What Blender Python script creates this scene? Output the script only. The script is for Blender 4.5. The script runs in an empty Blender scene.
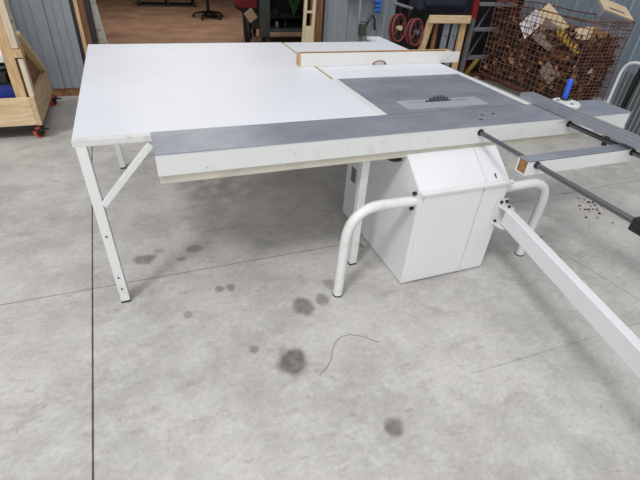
import bpy, bmesh, math, random
from mathutils import Vector, Matrix, noise
random.seed(7)
SC = bpy.context.scene
COL = SC.collection
PI = math.pi

def lin(c):
    c = c/255.0
    return c/12.92 if c <= 0.04045 else ((c+0.055)/1.055)**2.4
def rgb(r, g, b): return (lin(r), lin(g), lin(b), 1.0)

# ---------------------------------------------------------------- materials
def mat(name, col, rough=0.6, metal=0.0, var=0.0, vscale=6.0, col2=None, stretch=None, bump=0.0, bscale=40.0, spec=0.5, lo=0.35, hi=0.7, coat=0.0):
    m = bpy.data.materials.new(name); m.use_nodes = True
    nt = m.node_tree; N = nt.nodes; L = nt.links
    b = N['Principled BSDF']
    b.inputs['Roughness'].default_value = rough; b.inputs['Metallic'].default_value = metal
    b.inputs['Specular IOR Level'].default_value = spec
    b.inputs['Coat Weight'].default_value = coat
    tc = N.new('ShaderNodeTexCoord'); mp = N.new('ShaderNodeMapping')
    L.new(tc.outputs['Object'], mp.inputs['Vector'])
    if stretch: mp.inputs['Scale'].default_value = stretch
    nz = N.new('ShaderNodeTexNoise'); nz.inputs['Scale'].default_value = vscale; nz.inputs['Detail'].default_value = 6; nz.inputs['Roughness'].default_value = .6
    L.new(mp.outputs['Vector'], nz.inputs['Vector'])
    cr = N.new('ShaderNodeValToRGB'); L.new(nz.outputs['Fac'], cr.inputs['Fac'])
    cr.color_ramp.elements[0].position = lo; cr.color_ramp.elements[1].position = hi
    c2 = col2 if col2 else tuple(min(1, x*(1-var)) for x in col[:3])+(1,)
    cr.color_ramp.elements[0].color = c2; cr.color_ramp.elements[1].color = col
    L.new(cr.outputs['Color'], b.inputs['Base Color'])
    if bump:
        n2 = N.new('ShaderNodeTexNoise'); n2.inputs['Scale'].default_value = bscale; n2.inputs['Detail'].default_value = 4
        L.new(mp.outputs['Vector'], n2.inputs['Vector'])
        bp = N.new('ShaderNodeBump'); bp.inputs['Strength'].default_value = bump; bp.inputs['Distance'].default_value = .004
        L.new(n2.outputs['Fac'], bp.inputs['Height']); L.new(bp.outputs['Normal'], b.inputs['Normal'])
    return m

M = {}
M['laminate'] = mat('white_laminate', rgb(212,214,219), .45, var=.05, vscale=3)
M['laminate_edge'] = mat('laminate_edge', rgb(203,203,200), .5, var=.22, vscale=25, lo=.3, hi=.5)
M['face'] = mat('fence_face_paint', rgb(216,215,210), .5, var=.10, vscale=9, lo=.25, hi=.45)
M['paint'] = mat('cream_white_paint', rgb(207,209,206), .38, var=.10, vscale=14, lo=.3, hi=.45)
M['paint_cab'] = mat('white_cabinet_paint', rgb(215,214,216), .35, var=.05, vscale=3)
M['rail'] = mat('dirty_cream_rail', rgb(196,192,178), .5, var=.2, vscale=10)
M['steel'] = mat('ground_grey_steel', rgb(160,164,174), .38, .45, col2=rgb(130,135,146), vscale=4.0, stretch=(1,1.4,1), lo=.3, hi=.7)
M['insert'] = mat('aluminium_insert', rgb(176,178,188), .4, .3, var=.1)
M['alu'] = mat('aluminium_extrusion', rgb(160,162,170), .38, .55, var=.1, vscale=20)
M['alu_dark'] = mat('extrusion_slot', rgb(92,94,100), .5, .3, var=.1)
M['rod'] = mat('polished_rod', rgb(120,120,126), .22, .9, var=.1)
M['black'] = mat('black_plastic', rgb(24,24,26), .5, var=.2)
M['rubber'] = mat('black_rubber', rgb(34,33,34), .8, var=.2)
M['bolt'] = mat('dark_bolt_steel', rgb(52,50,48), .45, .6, var=.2)
M['blade'] = mat('blade_steel', rgb(105,105,108), .4, .7, var=.3, vscale=20)
M['tan_edge'] = mat('particleboard_edge', rgb(206,174,128), .8, col2=rgb(164,130,90), vscale=60)
M['blue'] = mat('blue_handle_plastic', rgb(32,82,190), .4, var=.1)
M['pine'] = mat('pine_lumber', rgb(222,200,164), .7, col2=rgb(196,168,126), vscale=7, stretch=(1,8,8))
M['pine_v'] = mat('pine_stud', rgb(212,184,142), .7, col2=rgb(178,142,100), vscale=7, stretch=(8,8,1))
M['pine_pale'] = mat('pale_pine', rgb(222,212,194), .7, col2=rgb(196,176,148), vscale=7, stretch=(8,8,1))
M['osb'] = mat('brown_osb', rgb(166,120,76), .8, col2=rgb(92,62,36), vscale=18)
M['brownwood'] = mat('brown_wood', rgb(150,102,68), .7, col2=rgb(110,70,44), vscale=6, stretch=(8,8,1))
M['orange'] = mat('orange_polyurethane', rgb(224,84,40), .5, var=.15)
M['wall'] = mat('blue_grey_sheet_metal', rgb(140,146,152), .45, .1, var=.12, vscale=2)
M['wall_r'] = mat('blue_grey_sheet_metal_right', rgb(136,150,162), .45, .1, var=.15, vscale=2)
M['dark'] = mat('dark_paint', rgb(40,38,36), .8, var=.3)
M['darkwall'] = mat('dark_room_wall', rgb(58,52,48), .9, var=.3)
M['grime'] = mat('weathered_white_wood', rgb(226,224,214), .7, col2=rgb(150,146,134), vscale=22, lo=.3, hi=.5)
M['greygreen'] = mat('grey_green_paint', rgb(92,100,98), .55, var=.2)
M['red'] = mat('dark_red_paint', rgb(140,34,40), .5, var=.25)
M['redwheel'] = mat('red_reel', rgb(132,56,52), .6, var=.4, vscale=14)
M['navy'] = mat('navy_fabric', rgb(30,34,50), .85, var=.3)
M['rust'] = mat('rusty_wire', rgb(136,94,76), .8, .1, col2=rgb(70,44,36), vscale=9)
M['junk'] = mat('brown_litter', rgb(132,90,62), .95, col2=rgb(18,12,10), vscale=9, lo=.42, hi=.62, bump=.6, bscale=30)
M['junk2'] = mat('orange_brown_litter', rgb(216,168,124), .9, col2=rgb(100,58,32), vscale=6)
M['junk3'] = mat('dark_litter', rgb(50,36,28), .95, var=.5)
M['paper'] = mat('white_card', rgb(240,238,242), .7, var=.05)
M['card'] = mat('tan_cardboard', rgb(206,184,148), .85, var=.12)
M['cardgrey'] = mat('grey_card', rgb(150,134,124), .85, var=.2)
M['yellow'] = mat('yellow_plastic', rgb(222,198,84), .6, col2=rgb(140,110,40), vscale=8)
M['bluebin'] = mat('blue_tote_plastic', rgb(30,58,150), .4, var=.25)
M['bright_blue'] = mat('bright_blue_cord', rgb(42,120,210), .5, var=.3)
M['green'] = mat('green_plastic', rgb(62,128,52), .6, var=.3)
M['galv'] = mat('galvanised_steel', rgb(150,156,164), .45, .4, var=.2, vscale=12)
M['ladder'] = mat('ladder_aluminium', rgb(142,144,148), .5, .3, var=.2)
M['beige'] = mat('beige_plastic_ladder', rgb(204,188,156), .7, var=.15)
M['label'] = mat('grey_label', rgb(120,120,124), .6, col2=rgb(84,84,90), vscale=70)
M['wiremat'] = mat('thin_dark_wire', rgb(122,118,112), .7, var=.1)

# concrete floor with joints, stains and scuffs
STAINS = [(-.128,2.28,.075,.055,.55),(-.044,2.339,.038,.028,.3),(.163,2.30,.052,.05,.5),(.073,2.221,.03,.022,.4),(.242,1.885,.03,.032,.5),(.303,1.884,.03,.036,.5),
 (.638,1.62,.062,.08,.6),(.757,1.641,.042,.05,.5),(.849,1.745,.045,.05,.35),(.316,1.41,.026,.026,.5),(.466,1.285,.08,.085,.72),(.048,1.735,.028,.03,.35),(.762,.828,.046,.046,.65)]
def floor_material():
    m = bpy.data.materials.new('polished_concrete'); m.use_nodes = True
    nt = m.node_tree; N = nt.nodes; L = nt.links; b = N['Principled BSDF']
    tc = N.new('ShaderNodeTexCoord'); P = tc.outputs['Object']
    def nz(scale, detail=6, rough=.6, stretch=None, rot=0, dist=0):
        n = N.new('ShaderNodeTexNoise'); n.inputs['Scale'].default_value = scale; n.inputs['Detail'].default_value = detail
        n.inputs['Roughness'].default_value = rough; n.inputs['Distortion'].default_value = dist
        if stretch:
            mp = N.new('ShaderNodeMapping'); mp.inputs['Scale'].default_value = stretch; mp.inputs['Rotation'].default_value = (0,0,rot)
            L.new(P, mp.inputs['Vector']); L.new(mp.outputs[0], n.inputs['Vector'])
        else: L.new(P, n.inputs['Vector'])
        return n.outputs['Fac']
    def mr(v, a, c, lo=0., hi=1.):
        n = N.new('ShaderNodeMapRange'); n.interpolation_type = 'SMOOTHSTEP'
        for i, x in ((1,a),(2,c),(3,lo),(4,hi)): n.inputs[i].default_value = x
        L.new(v, n.inputs[0]); return n.outputs[0]
    def mth(op, a, c=None):
        n = N.new('ShaderNodeMath'); n.operation = op
        for i, x in enumerate((a, c)):
            if x is None: continue
            if isinstance(x, (int, float)): n.inputs[i].default_value = x
            else: L.new(x, n.inputs[i])
        return n.outputs[0]
    def mix(fac, a, c):
        n = N.new('ShaderNodeMix'); n.data_type = 'RGBA'
        if isinstance(fac, float): n.inputs[0].default_value = fac
        else: L.new(fac, n.inputs[0])
        for i, x in ((6,a),(7,c)):
            if isinstance(x, tuple): n.inputs[i].default_value = x
            else: L.new(x, n.inputs[i])
        return n.outputs[2]
    c = mix(mr(nz(1.6, 8, .65), .35, .65), rgb(162,159,154), rgb(187,184,179))
    c = mix(mr(nz(5.5, 9, .75, dist=.2), .42, .72, 0, .55), c, rgb(204,202,196))
    c = mix(mr(nz(45., 5, .7), .42, .70, 0, .26), c, rgb(134,130,124))
    c = mix(mr(nz(30., 6, .7), .5, .75, 0, .32), c, rgb(214,212,208))
    # trowel scuffs
    c = mix(mr(nz(4.0, 10, .72, (1,1.9,1), .7, .4), .52, .70, 0, .5), c, rgb(138,132,124))
    c = mix(mr(nz(13., 8, .75, (1,2.0,1), -.5, .5), .55, .72, 0, .6), c, rgb(122,115,107))
    c = mix(mr(nz(22., 10, .8, (1,2.2,1), .35, .6), .56, .68, 0, .5), c, rgb(216,213,207))
    # small dark specks
    c = mix(mr(nz(60., 2, .5), .70, .76, 0, .7), c, rgb(110,104,96))
    sx = N.new('ShaderNodeSeparateXYZ'); L.new(P, sx.inputs[0])
    X, Y = sx.outputs[0], sx.outputs[1]
    w = N.new('ShaderNodeTexNoise'); w.inputs['Scale'].default_value = 14; L.new(P, w.inputs['Vector'])
    wob = mth('MULTIPLY', mth('SUBTRACT', w.outputs['Fac'], .5), .8)
    blot = mr(nz(26., 4, .6), .3, .7, .75, 1.)
    tot = None
    for (x, y, rx, ry, s) in STAINS:
        dx = mth('DIVIDE', mth('SUBTRACT', X, x), rx); dy = mth('DIVIDE', mth('SUBTRACT', Y, y), ry)
        d = mth('SQRT', mth('ADD', mth('MULTIPLY', dx, dx), mth('MULTIPLY', dy, dy)))
        k = mr(mth('ADD', d, wob), .55, 1.2, min(1, s*1.35), 0.)
        tot = k if tot is None else mth('MAXIMUM', tot, k)
    c = mix(mth('MULTIPLY', tot, blot), c, rgb(92,86,82))
    def joint(coord, pos, slope, other, width, lo_, hi_, col, strength, ragged=0.):
        e = mth('ABSOLUTE', mth('SUBTRACT', coord, mth('ADD', mth('MULTIPLY', other, slope), pos)))
        if ragged: e = mth('ADD', e, mth('MULTIPLY', wob, ragged))
        k = mr(e, width*.5, width, strength, 0.)
        k = mth('MULTIPLY', k, mth('MULTIPLY', mth('GREATER_THAN', other, lo_), mth('LESS_THAN', other, hi_)))
        return k
    for args in ((X, -.346, -.029, Y, .0055, -4., 5.6, None, .95, .005), (Y, 2.087, 0., X, .005, -4., 1.3, None, .55),
                 (Y, 2.195, .015, X, .005, 1.8, 6., None, .5), (X, 2.73, -.166, Y, .005, .2, 4.5, None, .5),
                 (Y, .966, -.012, X, .004, 1.24, 6., None, .3, .018), (X, 2.98,.0, Y, .004, 2.2, 5.5, None, .3)):
        k = joint(*args); c = mix(k, c, rgb(62,54,46))
    L.new(c, b.inputs['Base Color'])
    L.new(mr(nz(9., 6), .3, .7, .38, .6), b.inputs['Roughness'])
    bp = N.new('ShaderNodeBump'); bp.inputs['Strength'].default_value = .08; bp.inputs['Distance'].default_value = .003
    L.new(nz(30., 6), bp.inputs['Height']); L.new(bp.outputs[0], b.inputs['Normal'])
    return m
M['floor'] = floor_material()
M['backfloor'] = mat('brown_stained_floor', rgb(158,126,104), .5, col2=rgb(118,90,72), vscale=2.2, lo=.3, hi=.65)

# ---------------------------------------------------------------- mesh helpers
def nb(): return bmesh.new()
def addbox(bm, lo, hi, bev=0.0, mtx=None, seg=2):
    r = bmesh.ops.create_cube(bm, size=1.0); vs = r['verts']
    c = [(lo[i]+hi[i])/2 for i in range(3)]; s = [abs(hi[i]-lo[i]) for i in range(3)]
    for v in vs: v.co = Vector((v.co.x*s[0], v.co.y*s[1], v.co.z*s[2]))
    if bev > 0:
        es = list({e for v in vs for e in v.link_edges})
        r2 = bmesh.ops.bevel(bm, geom=es, offset=bev, segments=seg, affect='EDGES', profile=.5)
        vs = list({v for f in r2['faces'] for v in f.verts} | {v for v in vs if v.is_valid})
    T = Matrix.Translation(c)
    if mtx is not None: T = mtx @ T
    for v in vs: v.co = T @ v.co
    return vs
def basis(p, q, up=(0,0,1)):
    p, q = Vector(p), Vector(q); z = (q-p).normalized(); u = Vector(up)
    if abs(z.dot(u)) > .995: u = Vector((0,1,0))
    x = u.cross(z).normalized(); y = z.cross(x)
    m = Matrix((x, y, z)).transposed().to_4x4(); m.translation = p
    return m, (q-p).length
def beam(bm, p, q, w, h, bev=.002, up=(0,0,1)):
    """box from p to q; w sideways, h along up"""
    m, L = basis(p, q, up); return addbox(bm, (-w/2,-h/2,0), (w/2,h/2,L), bev, m)
def tube(bm, pts, r, n=10, cap=True):
    pts = [Vector(p) for p in pts]; rings = []
    t0 = (pts[1]-pts[0]).normalized(); u = Vector((0,0,1)) if abs(t0.z) < .9 else Vector((0,1,0))
    x = u.cross(t0).normalized()
    for i, p in enumerate(pts):
        a = (pts[i]-pts[i-1]).normalized() if i else t0
        b_ = (pts[i+1]-pts[i]).normalized() if i < len(pts)-1 else a
        t = (a+b_).normalized(); x = (x - t*x.dot(t)).normalized(); y = t.cross(x)
        rr = r[i] if isinstance(r, (list, tuple)) else r
        rings.append([bm.verts.new(p + (x*math.cos(2*PI*k/n)+y*math.sin(2*PI*k/n))*rr) for k in range(n)])
    for a, b_ in zip(rings, rings[1:]):
        for k in range(n): bm.faces.new((a[k], a[(k+1)%n], b_[(k+1)%n], b_[k]))
    if cap: bm.faces.new(rings[0][::-1]); bm.faces.new(rings[-1])
def arc(a, b_, c, n=8):
    """quadratic-ish round bend through corner b_"""
    a, b_, c = Vector(a), Vector(b_), Vector(c); o = []
    for i in range(n+1):
        t = i/n; o.append(a*(1-t)**2 + b_*2*t*(1-t) + c*t*t)
    return o
def prism(bm, poly, axis, a, b_, m=None):
    """poly: 2D list; axis 'x': (y,z) extruded a..b in x; 'y': (x,z); 'z': (x,y)"""
    def P(u, v, w):
        q = {'x':(w,u,v),'y':(u,w,v),'z':(u,v,w)}[axis]; q = Vector(q)
        return m @ q if m is not None else q
    A = [bm.verts.new(P(u,v,a)) for u, v in poly]; B = [bm.verts.new(P(u,v,b_)) for u, v in poly]
    n = len(poly)
    for i in range(n): bm.faces.new((A[i], A[(i+1)%n], B[(i+1)%n], B[i]))
    bm.faces.new(A[::-1]); bm.faces.new(B)
def disc(bm, c, r, h, axis=(0,0,1), n=24, bev=0.0):
    c = Vector(c); ax = Vector(axis).normalized()
    tube(bm, [c-ax*h/2, c+ax*h/2], r, n)
def lathe(bm, prof, c, axis=(0,0,1), n=24):
    """prof [(r,h)]"""
    ax = Vector(axis).normalized(); c = Vector(c)
    tube(bm, [c+ax*h for r, h in prof], [max(r,1e-4) for r, h in prof], n)

def obj(name, bm, m, parent=None, smooth=False, label=None, origin=None):
    """bm is in world coordinates; origin of a top-level mesh is the centre of its base"""
    bmesh.ops.recalc_face_normals(bm, faces=bm.faces[:])
    if parent is not None: o0 = wo(parent)
    elif origin is not None: o0 = Vector(origin)
    else:
        xs = [v.co for v in bm.verts]
        o0 = Vector(((min(v.x for v in xs)+max(v.x for v in xs))/2, (min(v.y for v in xs)+max(v.y for v in xs))/2, min(v.z for v in xs)))
    for v in bm.verts: v.co -= o0
    me = bpy.data.meshes.new(name); bm.to_mesh(me); bm.free()
    for x in (m if isinstance(m, (list, tuple)) else [m]): me.materials.append(x)
    if smooth:
        for p in me.polygons: p.use_smooth = True
        try: me.set_sharp_from_angle(angle=math.radians(40))
        except Exception: pass
    o = bpy.data.objects.new(name, me); COL.objects.link(o)
    if parent is not None: o.parent = parent
    else: o.location = o0
    o['_w'] = list(o0)
    if label: o['label'] = label
    return o
def wo(o): return Vector(o['_w'])
def tag(o, label, cat, group=None, kind=None):
    o['label'] = label; o['category'] = cat
    if group: o['group'] = group
    if kind: o['kind'] = kind
    return o
def thing(name, loc, label, cat, group=None):
    o = bpy.data.objects.new(name, None); COL.objects.link(o); o.location = loc; o['_w'] = list(loc)
    o.empty_display_size = .1
    return tag(o, label, cat, group)
def struct(name, bm, m, parent=None):
    o = obj(name, bm, m, parent, origin=(0,0,0) if parent is None else None)
    if parent is None: o['kind'] = 'structure'
    return o
def B(name, lo, hi, m, parent=None, bev=.002, label=None):
    bm = nb(); addbox(bm, lo, hi, bev); return obj(name, bm, m, parent, label=label)

# ================================================================ SETTING
bm = nb(); addbox(bm, (-5,-4,-.1), (6.2,5.6,0)); struct('floor', bm, M['floor'])
bm = nb(); addbox(bm, (-5,5.6,-.1), (8,14.5,-.002)); struct('floor_back_room', bm, M['backfloor'])

def ribbed(bm, a, b_, z0, z1, put, depth=.05):
    """corrugated sheet: put(s, d) -> (x, y); d is depth out of the wall"""
    prof = []; s = a
    while s < b_-1e-6:
        for ds, d in ((0,0),(.012,.014),(.040,.014),(.052,0),(.118,0),(.122,-.005),(.130,-.005),(.134,0),(.198,0),(.202,-.005),(.210,-.005),(.214,0)):
            if s+ds <= b_: prof.append((s+ds, d))
        s += .28
    prof.append((b_, 0))
    poly = [put(u, d) for u, d in prof] + [put(b_, -depth), put(a, -depth)]
    prism(bm, poly, 'z', z0, z1)
yb = lambda u, d: (u, 5.55-d)
bm = nb(); ribbed(bm, -5, -.52, .09, 4.0, yb); ribbed(bm, 2.245, 3.16, .09, 4.0, yb)
ribbed(bm, 5.37, 6.05, .05, 4.0, yb)
addbox(bm, (-.52,5.56,2.9), (2.245,5.62,4.0)); addbox(bm, (3.16,5.56,2.6), (5.37,5.62,4.0))
struct('wall_back', bm, M['wall'])
bm = nb(); ribbed(bm, -2, 5.56, .0, 4.0, lambda u, d: (6.05-d, u)); struct('wall_right', bm, M['wall_r'])
bm = nb(); addbox(bm, (-5,5.56,0), (-.52,5.64,.09), .003); struct('baseboard_back', bm, M['osb'])
# framing of the opening, with black strips for the shaded gaps
bm = nb(); addbox(bm, (-.525,5.56,0), (-.475,5.70,2.9), .002); struct('gap_shade_left', bm, M['black'])  # black strip stands in for the shaded gap beside the left panel
bm = nb(); addbox(bm, (-.475,5.48,0), (-.440,5.70,2.9), .002); struct('trim_2', bm, M['pine_v'])
bm = nb(); addbox(bm, (-.440,5.52,0), (-.385,5.72,2.9), .002); struct('trim_3', bm, M['brownwood'])
bm = nb(); addbox(bm, (-.385,5.54,0), (-.335,5.74,2.9), .002); struct('trim_4', bm, M['black'])
bm = nb(); addbox(bm, (2.09,5.44,0), (2.19,5.60,2.9), .003); struct('trim_5', bm, M['brownwood'])
bm = nb(); addbox(bm, (2.19,5.52,0), (2.245,5.62,2.9), .002); struct('gap_shade_right', bm, M['black'])  # black strip stands in for the shaded gap before the middle panel
bm = nb(); addbox(bm, (3.12,5.42,0), (3.17,5.60,2.9), .004); struct('trim_7', bm, M['wall'])
# dark back room shell
bm = nb(); addbox(bm, (-5,14.4,0), (8,14.5,3.4)); struct('wall_back_room_far', bm, M['darkwall'])
bm = nb(); addbox(bm, (-5.1,5.65,0), (-5,14.5,3.4)); struct('wall_back_room_left', bm, M['darkwall'])
bm = nb(); addbox(bm, (8,5.65,0), (8.1,14.5,3.4)); struct('wall_back_room_right', bm, M['darkwall'])
bm = nb(); addbox(bm, (3.6,6.3,0), (3.7,9.5,3.4)); struct('wall_partition', bm, M['darkwall'])
bm = nb(); addbox(bm, (-5.1,5.65,3.4), (8.1,14.5,3.5)); struct('ceiling_back_room', bm, M['darkwall'])

# ================================================================ EXTENSION TABLE (big white one)
T = .87
ext = thing('extension_table', (.45,2.95,0), 'large white laminate extension table on white steel legs, left of the saw', 'table')
B('tabletop', (-.302,2.04,T-.022), (1.193,3.885,T), M['laminate'], ext, .0015)
bm = nb()
addbox(bm, (-.302,2.0,T-.030), (1.193,2.04,T-.0005), .002)
addbox(bm, (-.302,2.04,T-.034), (-.27,3.885,T-.0225), .002); addbox(bm, (-.27,3.85,T-.06), (1.193,3.885,T-.0225), .002)
obj('apron', bm, M['laminate_edge'], ext, label='scuffed grey-white apron')
bm = nb(); beam(bm, (-.272,2.003+.02,T-.03), (-.240,1.945,.008), .045, .045, .004, (0,1,0)); leg = obj('leg', bm, M['paint'], ext)
bm = nb(); addbox(bm, (-.263,1.922,0), (-.217,1.968,.009), .002); obj('foot_pad', bm, M['rubber'], leg)
for z_ in (.09,.16,.40):
    bm = nb(); disc(bm, (-.243+(z_-.02)*-.04,1.923+(z_)*.088,z_), .004, .012, (0,1,0), 10); obj('bolt', bm, M['bolt'], leg)
bm = nb(); beam(bm, (-.262,3.60,T-.03), (-.219,3.575,.008), .04, .04, .004, (0,1,0)); leg = obj('leg', bm, M['paint'], ext)
bm = nb(); addbox(bm, (-.241,3.553,0), (-.197,3.597,.009), .002); obj('foot_pad', bm, M['rubber'], leg)
bm = nb(); beam(bm, (.010,2.005,.828), (-.240,1.985,.555), .030, .026, .003, (0,1,0)); obj('brace', bm, M['paint'], ext)

# ================================================================ OUTFEED BOARD
of = thing('outfeed_board', (1.73,3.3,T-.022), 'smaller white board behind the grey saw top, right of the groove, under the rip fence', 'table board')
bm = nb(); addbox(bm, (1.210,2.745,T-.022), (2.255,3.872,T), .001); obj('board', bm, M['laminate'], of)
bm = nb(); addbox(bm, (1.200,2.745,T-.022), (1.2095,3.872,T+.001), .001); obj('raw_edge', bm, M['tan_edge'], of, label='tan particleboard edge')
bm = nb(); addbox(bm, (2.12,3.873,T-.022), (2.255,4.10,T), .001); obj('board_tongue', bm, M['laminate'], of)

# ================================================================ PANEL SAW
saw = thing('panel_saw', (1.53,1.95,0), 'white sliding panel saw with grey steel top, cabinet base and long sliding beam', 'panel saw')
# grey saw top
bm = nb(); ins = (1.395,2.088,1.965,2.236)
for lo, hi in (((1.235,2.04),(1.395,2.74)), ((1.965,2.04),(2.20,2.74)), ((1.395,2.04),(1.965,2.088)), ((1.395,2.236),(1.965,2.74))):
    addbox(bm, (lo[0],lo[1],T-.035), (hi[0],hi[1],T), 0)
top = obj('saw_top', bm, M['steel'], saw, label='grey steel saw top')
bm = nb()
x0,y0,x1,y1 = ins; sy = 2.196
for lo, hi in (((x0,y0),(x1,sy-.006)), ((x0,sy+.006),(x1,y1)), ((x0,sy-.006),(x0+.05,sy+.006)), ((x1-.09,sy-.006),(x1,sy+.006))):
    addbox(bm, (lo[0]+.001,lo[1],T-.02), (hi[0]-.001,hi[1],T+.001), 0)
obj('insert_plate', bm, M['insert'], saw, label='pale aluminium insert plate')
bm = nb()
R_, zc, n = .150, T+.037-.150, 36
ptsb = []
for i in range(n):
    a0 = 2*PI*i/n; a1 = 2*PI*(i+.35)/n; a2 = 2*PI*(i+.5)/n
    ptsb += [(1.665+math.cos(a0)*(R_-.014), zc+math.sin(a0)*(R_-.014)), (1.665+math.cos(a1)*R_, zc+math.sin(a1)*R_), (1.665+math.cos(a2)*R_, zc+math.sin(a2)*R_)]
prism(bm, ptsb, 'y', sy-.0022, sy+.0022)
obj('saw_blade', bm, M['blade'], saw)
bm = nb()
addbox(bm, (1.194,2.04,T-.03), (1.234,2.744,T+.001), .001); obj('top_border', bm, M['paint'], saw, label='cream border strip'); bm = nb(); addbox(bm, (2.201,2.04,T-.03), (2.252,2.744,T+.001), .001)
obj('top_border', bm, M['paint'], saw, label='cream border strip')
bm = nb(); addbox(bm, (1.30,2.1,.74), (2.15,2.7,T-.036), .003); obj('top_frame', bm, M['paint_cab'], saw)
bm = nb()
addbox(bm, (1.32,2.60,.79), (1.37,3.80,T-.0225), .003); addbox(bm, (2.05,2.60,.79), (2.10,3.80,T-.0225), .003); addbox(bm, (1.37,3.70,.80), (2.05,3.74,.84), .003)
obj('outfeed_bracket', bm, M['paint'], saw)
# sliding beam
bm = nb()
addbox(bm, (.018,1.787,.767), (2.81,2.030,T-.006), .002)
sl = obj('sliding_beam', bm, M['paint'], saw, label='cream-sided sliding beam with grey top')
bm = nb(); addbox(bm, (.016,1.785,T-.006), (2.812,2.034,T+.0005), .001)
obj('beam_top', bm, M['steel'], sl, label='grey worn metal top of the beam')
for (x, y, r) in ((1.72,1.86,.008),(1.78,1.925,.008),(1.86,1.93,.008),(1.86,1.99,.005)):
    bm = nb(); prism(bm, [(x+r*1.6*math.cos(a*PI/6), y+r*math.sin(a*PI/6)) for a in range(12)], 'z', T+.0006, T+.0012); obj('screw_hole', bm, M['bolt'], sl)
for x, z in ((.22,.79),(.62,.815),(2.235,.845),(2.255,.845)):
    bm = nb(); disc(bm, (x,1.786,z), .0028, .003, (0,1,0), 8); obj('screw', bm, M['galv'] if x < 1 else M['bolt'], sl)
bm = nb(); addbox(bm, (.022,1.800,.724), (2.84,2.00,.767), .003)
for x in (.62,1.07,2.2): disc(bm, (x,1.80,.735), .006, .004, (0,1,0), 8)
obj('lower_rail', bm, M['rail'], saw, label='dirty cream lower rail')
# cabinet base: front with sloped upper panel
bm = nb()
prism(bm, [(1.62,0.004),(1.62,.605),(1.80,.742),(2.42,.742),(2.42,.004)], 'x', 1.243, 1.822)
bmesh.ops.bevel(bm, geom=bm.edges[:], offset=.004, segments=2, affect='EDGES')
cab = obj('cabinet', bm, M['paint_cab'], saw, label='white sheet-metal cabinet with sloped upper front')
bm = nb(); addbox(bm, (1.270,1.611,.02), (1.640,1.6195,.592), .003); obj('access_panel', bm, M['paint_cab'], cab)
bm = nb(); addbox(bm, (1.652,1.613,.02), (1.812,1.6195,.592), .003); obj('side_access_panel', bm, M['paint_cab'], cab)
bm = nb(); prism(bm, [(1.602,.592),(1.602,.604),(1.6195,.612),(1.6195,.596)], 'x', 1.245, 1.835); obj('drip_lip', bm, M['paint'], cab)
bm = nb()
prism(bm, [(1.640,.6215),(1.790,.7365),(1.790,.745),(1.634,.624)], 'x', 1.660, 1.668); obj('panel_seam', bm, M['paint'], cab)
bm = nb(); beam(bm, (1.735,1.640,.622), (1.735,1.660,.640), .006, .004, 0); obj('slot', bm, M['black'], cab)
bm = nb(); addbox(bm, (1.205,2.20,.05), (1.242,2.40,.70), .004); fl = obj('rear_flange', bm, M['paint_cab'], cab)
bm = nb(); addbox(bm, (1.2038,2.262,.335), (1.2048,2.325,.435)); obj('data_label', bm, M['label'], fl, label='small dark grey data label')
bm = nb(); addbox(bm, (1.028,1.868,.012), (1.072,1.908,.712), .003); pst = obj('support_post', bm, M['paint'], saw)
bm = nb(); addbox(bm, (1.027,1.869,0), (1.073,1.915,.012), .003); obj('foot_pad', bm, M['bolt'], pst)
bm = nb(); lathe(bm, [(.03,0),(.042,.006),(.042,.02),(.02,.03)], (1.215,1.87,.682), (0,0,1), 16); obj('rail_knob', bm, M['black'], saw)
# bent tube outrigger legs
def bleg(pts, r=.0275):
    bm = nb(); tube(bm, pts, r, 14); return obj('support_leg', bm, M['paint'], saw, smooth=True)
a = arc((1.05,1.655,.548), (.875,1.655,.548), (.866,1.655,.36), 10)
lg = bleg([(1.242,1.655,.543)] + a + [(.855,1.652,.007)])
bm = nb(); disc(bm, (.855,1.652,.004), .029, .008, (0,0,1), 16); obj('foot_pad', bm, M['rubber'], lg)
for z in (.588,.500):
    bm = nb(); disc(bm, (1.234,1.655,z), .010, .018, (1,0,0), 6); obj('bolt', bm, M['bolt'], lg)
a = arc((2.03,1.655,.545), (2.19,1.655,.535), (2.178,1.655,.36), 10)
lg = bleg([(1.823,1.655,.540)] + a + [(2.165,1.660,.007)])
bm = nb(); disc(bm, (2.165,1.660,.004), .029, .008, (0,0,1), 16); obj('foot_pad', bm, M['rubber'], lg)
# swing arm
ang = math.radians(-102.4); d = Vector((math.cos(ang), math.sin(ang), 0)); p0 = Vector((1.815,1.555,0))
bm = nb(); q0 = p0 + d*.0; q1 = p0 + d*1.62
beam(bm, (q0.x,q0.y,.411), (q1.x,q1.y,.411),   .047, .096, .005)
arm = obj('swing_arm', bm, M['paint_cab'], saw)
bm = nb()
for z in (.462,.348):
    prism(bm, [(1.775,1.622),(1.838,1.622),(1.842,1.585),(1.838,1.545),(1.820,1.528),(1.796,1.532),(1.783,1.56)], 'z', z-.007, z+.007)
addbox(bm, (1.768,1.606,.325), (1.84,1.6105,.500), .002)
hg = obj('hinge_bracket', bm, M['paint'], saw)
for (x, y, z, ax) in ((1.814,1.562,.472,(0,0,1)),(1.790,1.600,.484,(0,1,0)),(1.828,1.600,.484,(0,1,0)),(1.814,1.562,.338,(0,0,1)),(1.786,1.600,.36,(0,1,0))):
    bm = nb(); disc(bm, (x,y,z), .009, .01, ax, 6); obj('bolt', bm, M['bolt'], hg)
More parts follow.
